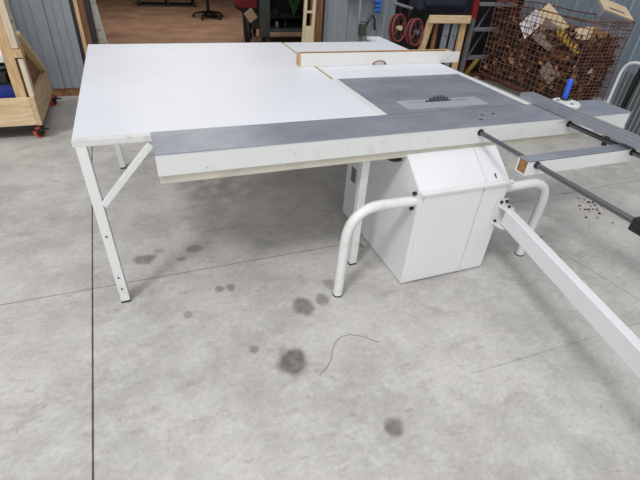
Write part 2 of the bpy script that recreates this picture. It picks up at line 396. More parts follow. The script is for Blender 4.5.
# outrigger rods and square tube
for x, ye in ((1.672,.86),(2.312,1.0)):
    bm = nb(); tube(bm, [(x,1.80,.830),(x,ye,.830)], .0125, 12); rd = obj('guide_rod', bm, M['rod'], saw, smooth=True, label='polished round guide rod')
    bm = nb(); disc(bm, (x,1.784,.830), .018, .010, (0,1,0), 16); obj('rod_collar', bm, M['black'], rd)
    bm = nb(); disc(bm, (x,1.368,.830), .0165, .012, (0,1,0), 14); obj('rod_bushing', bm, M['black'], rd)
    bm = nb(); addbox(bm, (x-.028,ye-.06,.803), (x+.028,ye,.857), .004); obj('end_block', bm, M['black'], rd)
bm = nb()
x0, x1 = 1.622, 2.40
addbox(bm, (x0,1.374,.778), (x1,1.380,.850)); addbox(bm, (x0,1.434,.778), (x1,1.440,.850))
addbox(bm, (x0,1.380,.778), (x1,1.434,.783)); addbox(bm, (x1-.01,1.380,.783), (x1,1.434,.845))
ot = obj('outrigger_tube', bm, M['paint'], saw, label='cream square tube across the rods')
bm = nb(); addbox(bm, (x0,1.374,.845), (x1,1.440,.8505), .001); obj('tube_top', bm, M['steel'], ot, label='grey worn top')
bm = nb(); addbox(bm, (x0+.004,1.3805,.7835), (x0+.008,1.4335,.8445)); obj('hollow_end_fill', bm, M['osb'], ot, label='brown plate painted as the dark inside of the open end')  # brown plate stands in for the shaded hollow of the tube

# ================================================================ FENCES
rf = thing('rip_fence', (1.76,3.12,T), 'long white rip fence with tan wooden top lying across the white boards', 'fence')
bm = nb()
cx, r0 = 1.715, .058
poly = [(1.093,T+.001),(cx-r0,T+.001)] + [(cx-r0*math.cos(i*PI/12), T+.001+.030*math.sin(i*PI/12)) for i in range(1,12)] + [(cx+r0,T+.001),(2.432,T+.001),(2.432,T+.078),(2.2,T+.086),(1.093,T+.088)]
prism(bm, poly, 'y', 3.062, 3.078)
obj('face_board', bm, M['face'], rf, label='white face board with a half-round cut-out')
bm = nb(); addbox(bm, (1.082,3.079,T+.001), (2.36,3.142,T+.086), .002)
obj('timber_core', bm, M['tan_edge'], rf, label='tan raw timber behind the face')
bm = nb(); addbox(bm, (1.095,3.0785,T+.0865), (2.30,3.100,T+.0895), .001); obj('fence_strip', bm, M['brownwood'], rf)
bm = nb(); addbox(bm, (cx-r0,3.071,T+.001), (cx+r0,3.0785,T+.035)); obj('inner_plate', bm, M['face'], rf)
bm = nb(); pr = [(cx-r0*1.0*math.cos(i*PI/12), T+.002+.030*math.sin(i*PI/12)) for i in range(13)] + [(cx-.050*math.cos(i*PI/12), T+.002+.024*math.sin(i*PI/12)) for i in range(12,-1,-1)]
prism(bm, pr, 'y', 3.058, 3.0785); obj('blade_guard_arch', bm, M['brownwood'], rf)
bm = nb(); addbox(bm, (2.362,3.085,T+.001), (2.44,3.125,T+.05), .004); obj('fence_clamp', bm, M['bolt'], rf)

cf = thing('crosscut_fence', (2.30,1.4,T), 'long grey aluminium crosscut fence lying across the right end of the sliding beam', 'fence')
bm = nb()
xa, xb, ya, yb2 = 2.252, 2.352, .75, 2.155
addbox(bm, (xa,ya,T+.003), (xb,yb2,T+.024), .001)
for lo, hi in ((xa,xa+.012),(xa+.024,xa+.060),(xa+.070,xb)): addbox(bm, (lo,ya,T+.024), (hi,yb2,T+.036), .001)
ce = obj('extrusion', bm, M['alu'], cf)
bm = nb(); addbox(bm, (xa+.012,ya+.002,T+.0242), (xa+.024,yb2-.002,T+.028)); addbox(bm, (xa+.060,ya+.002,T+.0242), (xa+.070,yb2-.002,T+.028)); obj('slot', bm, M['alu_dark'], ce)
bm = nb(); addbox(bm, (xb+.001,1.70,T+.003), (xb+.022,1.80,T+.018), .002); obj('mount_lug', bm, M['bolt'], cf)

cl = thing('hold_down_clamp', (2.462,2.0,T), 'white disc clamp with upright blue handle on the sliding beam', 'clamp')
bm = nb(); lathe(bm, [(.070,0),(.085,.004),(.085,.018),(.078,.026)], (2.445,1.965,T+.001), n=28); dk = obj('base_disc', bm, M['paint'], cl, smooth=True)
for a in (0,2.1,4.2):
    bm = nb(); disc(bm, (2.445+.05*math.cos(a+.4),1.965+.05*math.sin(a+.4),T+.0285), .008, .005, n=8); obj('bolt', bm, M['bolt'], dk)
bm = nb(); disc(bm, (2.462,2.000,T+.031), .024, .010, n=16); obj('handle_flange', bm, M['bolt'], dk)
bm = nb(); tube(bm, [(2.462,2.000,T+.032),(2.464,2.002,T+.05),(2.470,2.010,T+.142),(2.471,2.011,T+.150)], [.013,.016,.0175,.013], 14); obj('handle', bm, M['blue'], cl, smooth=True, label='blue plastic grip')

# ================================================================ small things on the floor
bm = nb()
P_ = [(.56,1.17),(.60,1.19),(.645,1.235),(.672,1.285),(.707,1.329),(.745,1.35),(.79,1.354),(.83,1.335),(.866,1.308),(.89,1.28),(.916,1.261)]
tube(bm, [(x,y,.002) for x, y in P_], .0013, 6)
tag(obj('wire', bm, M['wiremat']), 'thin dark wire lying in a curve on the bare concrete', 'wire')
bm = nb()
for i in range(70):
    c = Vector((1.155+random.gauss(0,.026), 2.10+random.gauss(0,.045), .008+abs(random.gauss(0,.016))))
    v = Vector((random.uniform(-1,1), random.uniform(-1,1), random.uniform(-.3,.5))).normalized()*random.uniform(.01,.03)
    q = c+v; q.z = max(.005, q.z); tube(bm, [c, (c+q)/2+Vector((0,0,.006)), q], .0025, 4)
tag(obj('metal_shavings', bm, M['greygreen']), 'clump of dark grey shavings on the floor by the cabinet', 'debris', kind='stuff')
bm = nb()
for i in range(26):
    x, y = 3.22+random.gauss(0,.10), 1.98+random.gauss(0,.10); r = random.uniform(.006,.016)
    prism(bm, [(x+r*math.cos(a+i)*random.uniform(.6,1.3), y+r*.7*math.sin(a+i)) for a in (0,1,2,3,4,5)], 'z', .001, .005)
tag(obj('floor_crumbs', bm, M['junk']), 'scattered brown crumbs on the floor right of the saw', 'debris', kind='stuff')
bm = nb(); beam(bm, (2.42,1.79,.008), (2.47,1.765,.008), .018, .012, .003)
tag(obj('wood_chip', bm, M['cardgrey']), 'small pale chip on the floor by the right bent leg', 'wood chip')

# ================================================================ TIMBER CART (left)
ct = thing('timber_cart', (-1.6,4.85,0), 'pine A-frame cart on orange casters at the left edge', 'cart')
bm = nb(); addbox(bm, (-2.3,4.362,.118), (-.885,4.40,.352), .003); obj('front_board', bm, M['pine'], ct)
bm = nb(); addbox(bm, (-.884,4.362,.112), (-.846,5.33,.352), .003); obj('side_board', bm, mat('pine_side', rgb(212,190,156), .7, col2=rgb(182,150,112), vscale=7, stretch=(8,1,8)), ct)
bm = nb(); addbox(bm, (-2.3,4.40,.16), (-.885,5.33,.20), .002); obj('deck', bm, M['osb'], ct)
bm = nb(); addbox(bm, (-2.28,4.38,.085), (-.87,4.42,.117), .002); addbox(bm, (-.90,4.42,.085), (-.86,5.33,.111), .002); obj('steel_underframe', bm, M['black'], ct)
bm = nb(); addbox(bm, (-.985,4.402,.20), (-.905,4.50,1.9), .003); obj('corner_post', bm, M['pine_v'], ct)
bm = nb(); addbox(bm, (-.884,4.395,.353), (-.846,4.475,.66), .003); obj('short_stud', bm, M['pine_pale'], ct)
bm = nb(); addbox(bm, (-.903,4.395,.74), (-.855,4.53,1.10), .003); k = obj('upper_stud', bm, M['pine_pale'], ct)
bm = nb(); disc(bm, (-.862,4.44,.93), .012, .02, (1,0,0), 8); obj('bolt', bm, M['bolt'], k)
bm = nb(); addbox(bm, (-.903,4.39,.67), (-.84,4.49,.735), .003); obj('cross_block', bm, M['pine_v'], ct); bm = nb(); addbox(bm, (-.903,4.39,1.105), (-.84,4.49,1.20), .003); obj('cross_block', bm, M['pine_v'], ct)
bm = nb(); beam(bm, (-.865,5.27,.34), (-.865,4.50,.84), .036, .06, .003, (1,0,0)); obj('diagonal_brace', bm, M['pine'], ct)
bm = nb(); prism(bm, [(4.50,.353),(5.20,.353),(4.50,.80)], 'x', -.905, -.887); obj('gusset_panel', bm, M['osb'], ct, label='brown triangular gusset panel')
bm = nb(); addbox(bm, (-2.3,4.95,.66), (-.96,5.05,.72), .002); addbox(bm, (-2.3,4.55,.60), (-.96,4.95,.64), .002); obj('shelf', bm, M['paint'], ct)
def caster(x, y, front):
    hgt = .046
    bm = nb(); addbox(bm, (x-.045,y-.05,.072), (x+.045,y+.05,.084), .002)
    for s in (-1,1): prism(bm, [(y-.035,.08),(y+.035,.08),(y+.016,.03),(y-.016,.03)], 'x', x+s*.024-.002, x+s*.024+.002)
    o = obj('caster', bm, M['black'], ct)
    ax = Vector((math.cos(front), math.sin(front), 0))
    bm = nb(); lathe(bm, [(.041,-.019),(.046,-.014),(.046,.014),(.041,.019)], (x,y,hgt), ax, 24); obj('wheel', bm, M['orange'], o, smooth=True, label='orange caster wheel')
    bm = nb(); lathe(bm, [(.012,-.030),(.035,-.0225),(.035,.0225),(.012,.030)], (x,y,hgt), ax, 16); obj('wheel_hub', bm, M['black'], o)
    bm = nb(); addbox(bm, (x+.04,y-.02,.066), (x+.085,y+.02,.073), .002); obj('brake_lever', bm, M['black'], o)
caster(-.89, 4.385, -.9); caster(-.86, 5.26, -.4)
B('tote_bin', (-1.75,4.52,.20), (-1.01,4.92,.44), M['bluebin'], None, .012)
tag(bpy.data.objects['tote_bin'], 'blue plastic tote inside the timber cart', 'bin')
tb = bpy.data.objects['tote_bin']
bm = nb(); addbox(bm, (-1.76,4.51,.425), (-1.0,4.93,.445), .006); obj('rim', bm, M['navy'], tb)
B('power_tool_case', (-1.85,4.50,.446), (-1.03,4.90,.52), M['dark'], None, .01); tag(bpy.data.objects['power_tool_case'], 'low black case lying on the blue tote', 'case')
bm = nb(); tube(bm, [(-1.30,4.60,.54),(-1.22,4.56,.56),(-1.10,4.58,.55),(-1.04,4.63,.545)], [.014,.022,.02,.012], 10)
tag(obj('hand_tool', bm, M['galv'], smooth=True), 'pale grey hand tool lying on the black case', 'tool')
bm = nb(); addbox(bm, (-1.9,4.60,.641), (-1.0,4.93,.66), .002); addbox(bm, (-1.9,4.915,.66), (-1.0,4.935,1.15), .002)
tag(obj('sheet_panel', bm, M['paper']), 'pale white panel standing on the cart shelf at the left edge', 'panel')

# ================================================================ things in the doorway and back room
bm = nb(); beam(bm, (-.256,6.0,.0), (-.395,6.0,1.6), .075, .05, .004, (0,1,0))
tag(obj('leaning_plank', bm, M['grime']), 'weathered whitish plank leaning at the left side of the doorway', 'plank')
# long low bench
lb = thing('low_bench', (1.0,12.6,0), 'long low black bench on the brown floor in the back room', 'bench')
bm = nb(); addbox(bm, (.30,12.3,.20), (1.62,12.8,.27), .01); obj('bench_top', bm, M['black'], lb)
bm = nb(); addbox(bm, (.30,12.32,.0), (1.62,12.36,.035), .005); obj('bottom_rail', bm, M['black'], lb)
for x in (.32,.96,1.58):
    bm = nb(); addbox(bm, (x-.025,12.32,.0), (x+.025,12.75,.20), .004); obj('leg', bm, M['black'], lb)
# office chair
oc = thing('office_chair', (1.66,10.75,0), 'black swivel office chair with five-star base in the back room', 'chair')
bm = nb(); tube(bm, [(1.66,10.75,.08),(1.66,10.75,.42)], .03, 12); obj('gas_column', bm, M['black'], oc)
bm = nb(); addbox(bm, (1.40,10.5,.42), (1.92,11.0,.52), .04); obj('seat', bm, M['black'], oc)
bm = nb(); addbox(bm, (1.43,10.98,.60), (1.89,11.05,1.2), .03); addbox(bm,(1.63,10.98,.46),(1.69,11.02,.62),.005); obj('backrest', bm, M['black'], oc)
for k in range(5):
    a = 2*PI*k/5+.35; e = Vector((1.66+.32*math.cos(a),10.75+.32*math.sin(a),.075))
    bm = nb(); tube(bm, [(1.66,10.75,.12),((1.66+e.x)/2,(10.75+e.y)/2,.105),e], [.028,.022,.015], 8); sp = obj('base_spoke', bm, M['black'], oc)
    bm = nb(); disc(bm, (e.x,e.y,.03), .03, .045, (math.sin(a),-math.cos(a),0), 12); tube(bm, [(e.x,e.y,.03),(e.x,e.y,.075)], .01, 6); obj('caster_wheel', bm, M['rubber'], sp)
# workbench on wheels, grey green frame
wb = thing('workbench', (2.7,8.3,0), 'grey green metal workbench with shelves beyond the doorway', 'workbench')
for x, y in ((2.17,8.05),(3.25,8.05),(2.17,8.75),(3.25,8.75)):
    bm = nb(); addbox(bm, (x-.075,y-.05,.13), (x+.095,y+.05,1.2), .006); lgg = obj('leg', bm, M['greygreen'], wb)
    bm = nb(); disc(bm, (x,y,.055), .055, .035, (1,0,0), 16); addbox(bm,(x-.03,y-.03,.05),(x+.03,y+.03,.13),.003); obj('caster_wheel', bm, M['rubber'], lgg)
bm = nb(); addbox(bm, (2.27,8.02,.20), (3.17,8.78,.26), .004); obj('bottom_shelf', bm, M['greygreen'], wb)
bm = nb(); addbox(bm, (2.27,8.04,.42), (3.17,8.78,.45), .004); obj('middle_shelf', bm, M['dark'], wb)
bm = nb(); addbox(bm, (2.06,7.98,1.2), (3.36,8.82,1.25), .004); obj('worktop', bm, M['dark'], wb)
bm = nb(); addbox(bm, (2.27,8.74,.26), (3.17,8.77,1.2), .002); obj('back_panel', bm, M['dark'], wb)
rng = random.Random(3)
for i, (x, z, w, m, lab) in enumerate(((2.42,.261,.07,'galv','small metal cup on the bottom shelf of the workbench'),(2.58,.261,.1,'bolt','dark clamp head on the bottom shelf of the workbench, right of the metal cup'),(2.40,.451,.12,'dark','squat dark tin on the middle shelf of the workbench'))):
    bm = nb(); lathe(bm, [(w*.42,0),(w*.5,.01),(w*.46,.08),(w*.3,.10)], (x,8.12,z), n=14); tag(obj(('metal_cup','clamp_head','tin_can')[i], bm, M[m]), lab, ('cup','clamp','tin')[i])
bm = nb()
for k in range(9):
    a = k*2.4; tube(bm, [(2.72,8.10,.452),(2.72+.05*math.cos(a),8.10+.04*math.sin(a),.60),(2.72+.11*math.cos(a),8.10+.05*math.sin(a),.70+.03*(k%3))], [.008,.01,.004], 6)
tag(obj('cable_bundle', bm, M['green']), 'bright green bundle standing on the workbench middle shelf', 'cable')
# red tool box trolley
rt = thing('red_trolley', (1.9,8.35,0), 'dark red trolley with black caster standing left of the workbench', 'trolley')
bm = nb(); addbox(bm, (1.79,8.12,.56), (2.07,8.6,1.0), .008); obj('cabinet', bm, M['red'], rt)
bm = nb(); addbox(bm, (1.79,8.12,.50), (2.07,8.6,.558), .004); obj('plinth', bm, M['black'], rt)
bm = nb(); beam(bm, (1.86,8.15,.51), (1.87,8.12,.09), .07, .06, .004); l1 = obj('leg', bm, M['black'], rt)
bm = nb(); beam(bm, (2.04,8.55,.50),(2.04,8.55,.08),.05,.05,.004); l2 = obj('leg', bm, M['black'], rt)
bm = nb(); disc(bm, (1.885,8.10,.06), .06, .04, (1,.3,0), 18); obj('caster_wheel', bm, M['rubber'], l1)
bm = nb(); disc(bm, (2.04,8.55,.06), .06, .04, (1,.3,0), 18); obj('caster_wheel', bm, M['rubber'], l2)
bm = nb(); addbox(bm, (-.08,-.01,-.09), (.08,.01,.09), .002, Matrix.Translation((1.945,8.07,.455)) @ Matrix.Rotation(math.radians(-38),4,'Y'))
tag(obj('cardboard_flap', bm, M['card']), 'tilted tan cardboard flap against the red trolley', 'cardboard')
# beige folding steps leaning at the right jamb
ls = thing('folding_ladder', (1.95,5.3,0), 'narrow beige ladder leaning against the brown door jamb', 'ladder')
for a, b_ in (((1.88,5.28,0),(1.97,5.40,1.5)), ((1.99,5.28,0),(2.075,5.40,1.5))):
    bm = nb(); beam(bm, a, b_, .030, .04, .003, (0,1,0)); obj('rail', bm, M['beige'], ls)
for i in range(7):
    z = .10+.2*i; x = 1.88+.09*z/1.5; y = 5.28+.12*z/1.5
    bm = nb(); addbox(bm, (x+.012,y-.014,z-.012), (x+.108,y+.014,z+.012), .002); obj('rung', bm, M['beige'], ls)
bm = nb(); addbox(bm, (1.918,5.285,.56), (2.032,5.300,.76), .002); obj('hinge_plate', bm, M['beige'], ls)
# tools against the middle panel
st = thing('steel_bar_stand', (2.64,5.25,0), 'thin steel bar stand with green clamp leaning on the grey wall panel', 'bar clamp')
bm = nb(); tube(bm, [(2.66,5.28,.05),(2.62,5.40,1.5)], .013, 8); obj('bar', bm, M['galv'], st)
bm = nb(); addbox(bm, (2.62,5.24,.66), (2.70,5.32,.78), .01); tube(bm, [(2.62,5.26,.78),(2.60,5.25,.81),(2.66,5.25,.815),(2.71,5.27,.79)], .008, 6); obj('clamp_jaw', bm, mat('dark_green', rgb(56,74,52), .6, var=.4), st)
bm = nb(); addbox(bm, (2.60,5.20,0), (2.69,5.34,.05), .006); obj('foot', bm, M['black'], st)
bm = nb(); addbox(bm, (2.63,5.262,.05), (2.67,5.30,.66), .006); obj('lower_tube', bm, M['greygreen'], st)
bm = nb(); addbox(bm, (2.50,5.43,1.05), (2.86,5.55,1.13), .01); tag(obj('tool_rack', bm, M['black']), 'black rack bar on the grey wall panel above the steel bar', 'rack')
hk = thing('coiled_cord', (2.84,5.44,.9), 'bright blue cord coil hanging on the grey wall panel', 'cord')
bm = nb(); pts = []
for i in range(90):
    a = i*.42; pts.append((2.95+.045*math.cos(a)+.012*math.sin(i*.3), 5.50+.018*math.sin(a), .88+i*.0032))
tube(bm, pts, .012, 6); obj('coil', bm, M['bright_blue'], hk)
bm = nb(); tube(bm, [(2.80,5.51,.69),(2.86,5.50,.80),(2.895,5.50,.86),(2.93,5.50,.80),(2.955,5.51,.68)], .012, 6)
tag(obj('wall_pliers', bm, M['black']), 'black open pliers shape hanging below the blue cord', 'pliers')

# dark alcove: reels
DR = mat('dark_red_plate', rgb(92,44,40), .8, col2=rgb(40,30,28), vscale=14)
def reel(x, y, z, tilt, lab, hub):
    t = thing('hose_reel', (x,y,z-.17), lab, 'reel', 'hose reels')
    ax = Vector((math.sin(tilt), -math.cos(tilt), .12)).normalized()
    m, _ = basis((x,y,z), Vector((x,y,z))+ax); 
    def ring(R1, r, off, mm, nm):
        bm = nb(); n = 32; pts = [m @ Vector((R1*.88*math.cos(2*PI*i/n), R1*1.30*math.sin(2*PI*i/n), off)) for i in range(n+1)]
        tube(bm, pts, r, 8, cap=False); return obj(nm, bm, mm, t, smooth=True)
    ring(.115, .014, .04, M['redwheel'], 'rim'); ring(.112, .012, -.03, M['redwheel'], 'rim')
    for rr, zz in ((.085,-.03),(.09,0),(.085,.03)): ring(rr, .016, zz, M['rubber'], 'hose')
    bm = nb(); tube(bm, [m @ Vector((0,0,-.08)), m @ Vector((0,0,.075))], .028, 14); obj('hub', bm, hub, t)
    bm = nb(); n = 24; A = [m @ Vector((.10*math.cos(2*PI*i/n), .148*math.sin(2*PI*i/n), -.012)) for i in range(n)]; A2 = [m @ Vector((.10*math.cos(2*PI*i/n), .148*math.sin(2*PI*i/n), -.002)) for i in range(n)]
    a_ = [bm.verts.new(p) for p in A]; b2_ = [bm.verts.new(p) for p in A2]; bm.faces.new(a_[::-1]); bm.faces.new(b2_)
    for i in range(n): bm.faces.new((a_[i],a_[(i+1)%n],b2_[(i+1)%n],b2_[i]))
    obj('side_plate', bm, DR, t)
    for k in range(4):
        a = k*PI/2+.5; bm = nb(); beam(bm, m @ Vector((.02*math.cos(a),.02*math.sin(a),.05)), m @ Vector((.092*math.cos(a),.145*math.sin(a),.05)), .016, .006, .001); obj('spoke', bm, M['redwheel'], t)
reel(3.137,5.27,.745,.15,'red hose reel with pale hub, left of the pair', M['card'])
reel(3.363,5.22,.706,.15,'red hose reel with dark hub, right of the pair', M['greygreen'])
rs = thing('reel_stand', (3.33,5.45,0), 'dark steel stand behind the two red reels', 'stand')
for x in (3.25,3.40):
    bm = nb(); addbox(bm, (x-.015,5.43,0), (x+.015,5.46,1.0), .002); obj('upright', bm, M['dark'], rs)
for z in (.50,.95):
    bm = nb(); tube(bm, [(3.10,5.38,z+.06),(3.38,5.38,z)], .018, 10); obj('cross_tube', bm, M['ladder'] if z > .6 else M['dark'], rs)
bm = nb(); addbox(bm, (3.23,5.30,.50), (3.42,5.46,.53), .003); obj('shelf', bm, M['dark'], rs)
# timber trestle
tr = thing('timber_trestle', (3.86,5.2,0), 'pine trestle with metal channels between its legs, behind the saw top', 'trestle')
bm = nb(); addbox(bm, (3.535,5.17,.815), (4.16,5.21,.905), .003); obj('crossbar', bm, M['pine'], tr)
bm = nb(); beam(bm, (3.59,5.23,.85), (3.44,5.23,0), .085, .038, .003, (0,1,0)); obj('leg', bm, M['pine_v'], tr)
bm = nb(); beam(bm, (4.10,5.23,.85), (4.12,5.23,0), .085, .038, .003, (0,1,0)); obj('leg', bm, M['pine_v'], tr)
bm = nb(); addbox(bm, (3.68,5.24,.05), (3.73,5.27,.82), .003); obj('slat', bm, M['brownwood'], tr)
for x, mm in ((3.80,M['galv']),(3.93,M['galv'])):
    bm = nb(); addbox(bm, (x,5.21,0), (x+.085,5.232,.83), .002); ch = obj('metal_channel', bm, mm, tr)
    bm = nb()
    for z in (.66,.40): disc(bm, (x+.042,5.209,z), .011, .003, (0,1,0), 10)
    obj('bolt_hole', bm, M['black'], ch)
bm = nb(); addbox(bm, (4.22,5.2,0), (4.26,5.26,.86), .003); tag(obj('steel_angle', bm, M['greygreen']), 'grey green steel bar between trestle and red ladder', 'steel bar')
bm = nb()
gx, gy = 10, 5
vs = [[bm.verts.new((3.36+(.92)*i/gx, 5.34+.12*j/gy+.01*math.sin(i*1.3), 1.35+.05*math.sin(i*.9)+.03*j/gy)) for j in range(gy+1)] for i in range(gx+1)]
for i in range(gx):
    for j in range(gy): bm.faces.new((vs[i][j],vs[i+1][j],vs[i+1][j+1],vs[i][j+1]))
for i in range(gx):
    pass
bm.free(); bm = nb(); addbox(bm, (3.44,5.32,.915), (4.17,5.60,1.45), .05, None, 3); addbox(bm, (3.50,5.25,.99), (4.10,5.34,1.40), .03)
tag(obj('navy_cushion_pile', bm, M['navy']), 'dark navy padded bundle above the pine trestle', 'bundle')
bm = nb(); addbox(bm, (3.30,5.90,0), (5.6,6.2,2.6), .004); tag(obj('alcove_dark_box', bm, M['dark']), 'added tall dark box that blackens the alcove behind the red ladder and reels', 'cabinet')  # added dark box, fills the alcove in place of its shade
# red step ladder
ld = thing('step_ladder', (4.95,5.7,0), 'dark red step ladder with grey treads left of the wire basket', 'ladder')
bm = nb(); beam(bm, (4.60,5.66,0), (4.62,5.74,2.0), .085, .04, .003, (0,1,0)); obj('front_rail', bm, M['red'], ld)
bm = nb(); beam(bm, (5.36,5.70,0), (5.30,5.76,2.0), .06, .04, .003, (0,1,0)); obj('front_rail', bm, M['red'], ld)
for z in (.26,.65,.98,1.30):
    bm = nb(); addbox(bm, (4.66,5.66,z-.02), (5.30,5.78,z+.02), .003); obj('tread', bm, M['ladder'], ld)
for a, b_ in (((4.68,5.79,.42),(4.98,5.80,.98)), ((4.66,5.79,.08),(4.96,5.80,.62))):
    bm = nb(); beam(bm, a, b_, .03, .014, .001); obj('diagonal_strut', bm, M['ladder'], ld)
bm = nb(); beam(bm, (4.62,5.60,.03), (4.80,5.60,.26), .06, .03, .002)
tag(obj('yellow_strip', bm, mat('dull_yellow', rgb(150,124,50), .7, var=.3)), 'dull yellow strip leaning at the foot of the red ladder', 'strip')

# ================================================================ WIRE BASKET
wbk = thing('wire_basket', (5.12,4.7,0), 'rusty wire mesh basket full of brown scrap behind the saw', 'basket')
CX0, CX1, CY0, CY1, CZ0, CZ1 = 4.79, 5.46, 3.90, 5.50, .11, 1.04
def warp(p):
    n = noise.noise_vector(Vector(p)*1.7); q = Vector(p)+n*.022; return q
def grid(nm, o, u, v, lu, lv, du, dv, r):
    bm = nb(); o, u, v = Vector(o), Vector(u), Vector(v)
    nu, nv = round(lu/du), round(lv/dv)
    for i in range(nu+1):
        p = [warp(o+u*(i*lu/nu)+v*(lv*k/6)) for k in range(7)]; tube(bm, p, r*(1.6 if i in (0,nu) else 1), 4)
    for j in range(nv+1):
        p = [warp(o+v*(j*lv/nv)+u*(lu*k/10)) for k in range(11)]; tube(bm, p, r*(1.6 if j in (0,nv) else 1), 4)
    return obj(nm, bm, M['rust'], wbk)
grid('mesh_side', (CX0,CY0,CZ0), (0,1,0), (0,0,1), CY1-CY0, CZ1-CZ0, .082, .072, .0048)
grid('mesh_side', (CX0,CY0,CZ0), (1,0,0), (0,0,1), CX1-CX0, CZ1-CZ0, .060, .040, .0050)
grid('mesh_side', (CX1,CY0,CZ0), (0,1,0), (0,0,1), CY1-CY0, CZ1-CZ0, .09, .09, .0045)
grid('mesh_side', (CX0,CY1,CZ0), (1,0,0), (0,0,1), CX1-CX0, CZ1-CZ0, .072, .07, .0045)
grid('mesh_bottom', (CX0,CY0,CZ0), (1,0,0), (0,1,0), CX1-CX0, CY1-CY0, .09, .09, .0045)
bm = nb()
for x in (CX0+.02, CX1-.02): beam(bm, (x,CY0,.085), (x,CY1,.085), .035, .035, .002)
for y in (CY0+.02, CY1-.02):
    beam(bm, (CX0,y,.055), (CX1,y,.055), .035, .035, .002)
for x in (CX0+.05,CX1-.05):
    for y in (CY0+.05,CY1-.05): addbox(bm, (x-.025,y-.025,0), (x+.025,y+.025,.12), .003)
obj('base_frame', bm, mat('dark_red_rust', rgb(96,44,34), .8, var=.4), wbk)
# litter
bm = nb(); nx, ny = 16, 34
def H_(x, y): return .76 + .20*noise.noise(Vector((x*2.3,y*2.3,0))) + .09*noise.noise(Vector((x*7,y*7,3)))
ix0, ix1, iy0, iy1 = CX0+.05, CX1-.05, CY0+.05, CY1-.06
def jag(p, s=.045):
    return Vector(p) + noise.noise_vector(Vector(p)*9)*s
G = [[bm.verts.new((ix0+(ix1-ix0)*i/nx, iy0+(iy1-iy0)*j/ny, H_(ix0+(ix1-ix0)*i/nx, iy0+(iy1-iy0)*j/ny))) for j in range(ny+1)] for i in range(nx+1)]
for i in range(nx):
    for j in range(ny): bm.faces.new((G[i][j],G[i+1][j],G[i+1][j+1],G[i][j+1]))
def skirt(line, nrm):
    prev = line; n = 9
    for k in range(1, n+1):
        cur = []
        for v in line:
            z = v.co.z*(1-k/n) + .16*k/n
            p = Vector((v.co.x, v.co.y, z)); q = p + nrm*(-abs(noise.noise(p*8))*.09+.0); cur.append(bm.verts.new(q))
        for a in range(len(line)-1): bm.faces.new((prev[a],prev[a+1],cur[a+1],cur[a]))
        prev = cur
skirt([G[0][j] for j in range(ny+1)], Vector((-1,0,0))*-1*-1)
skirt([G[i][0] for i in range(nx+1)], Vector((0,-1,0)))
skirt([G[nx][j] for j in range(ny+1)], Vector((1,0,0)))
nbase = len(bm.faces)
rng = random.Random(11)
def flake(c, size, thin=.3):
    a = Vector([rng.uniform(-1,1) for _ in range(3)]).normalized(); b_ = a.orthogonal().normalized(); b_.rotate(Matrix.Rotation(rng.uniform(0,6),3,a))
    L_, W_ = size*rng.uniform(.6,1.4), size*thin*rng.uniform(.6,1.5)
    c = Vector(c); nn = a.cross(b_)*size*.08
    mi = rng.choice((0,0,1,2,2,2,0,2)); P4 = [c-a*L_-b_*W_*.5, c-a*L_*.2+b_*W_+nn, c+a*L_+b_*W_*.3, c+a*L_*.3-b_*W_-nn]
    P4 = [Vector((min(max(p.x,CX0+.008),CX1-.01), min(max(p.y,CY0+.008),CY1-.01), max(p.z,.15))) for p in P4]
    A = [bm.verts.new(p) for p in P4]; B2 = [bm.verts.new(p+nn*1.2+Vector((0,0,.003))) for p in P4]
    fs = [bm.faces.new(A[::-1]), bm.faces.new(B2)] + [bm.faces.new((A[i],A[(i+1)%4],B2[(i+1)%4],B2[i])) for i in range(4)]
    for f in fs: f.material_index = mi
for i in range(1500):
    face = rng.random()
    if face < .45: c = (ix0+abs(rng.gauss(0,.02))-.01, rng.uniform(iy0,iy1), rng.uniform(.17,.86))
    elif face < .70: c = (rng.uniform(ix0,ix1), iy0+abs(rng.gauss(0,.02))-.01, rng.uniform(.17,.86))
    else:
        x, y = rng.uniform(ix0,ix1), rng.uniform(iy0,iy1); c = (x, y, H_(x,y)+rng.uniform(0,.06))
    flake(c, rng.choice((rng.uniform(.02,.05), rng.uniform(.04,.09))))
tag(obj('scrap_litter', bm, [M['junk'],M['junk2'],M['junk3']]), 'brown leaf and bark litter filling the rusty wire basket', 'litter', kind='stuff')
def sheet(name, c, w, h, nrm, roll, m, lab, cat, th=.004, bend=.0):
    z = Vector(nrm).normalized(); x = Vector((0,0,1)).cross(z).normalized(); y = z.cross(x)
    mm = Matrix((x,y,z)).transposed().to_4x4(); mm.translation = Vector(c); mm = mm @ Matrix.Rotation(roll,4,'Z')
    bm = nb(); n = 6
    rows = [[(bm.verts.new(mm @ Vector((w*(i/n-.5), h*(j-.5), bend*math.sin(i/n*PI)))), bm.verts.new(mm @ Vector((w*(i/n-.5), h*(j-.5), bend*math.sin(i/n*PI)+th)))) for j in (0,1)] for i in range(n+1)]
    for i in range(n):
        a, b2 = rows[i], rows[i+1]
        bm.faces.new((a[0][0],b2[0][0],b2[1][0],a[1][0])); bm.faces.new((a[0][1],a[1][1],b2[1][1],b2[0][1]))
        bm.faces.new((a[0][0],a[0][1],b2[0][1],b2[0][0])); bm.faces.new((a[1][0],b2[1][0],b2[1][1],a[1][1]))
    bm.faces.new((rows[0][0][0],rows[0][1][0],rows[0][1][1],rows[0][0][1])); bm.faces.new((rows[n][0][0],rows[n][0][1],rows[n][1][1],rows[n][1][0]))
    return tag(obj(name, bm, m), lab, cat)
pp = sheet('white_card', (4.816,4.80,.875), .29, .23, (-1,-.03,.06), math.radians(48), M['paper'], 'white card with a yellow mark standing tilted inside the wire basket', 'card')
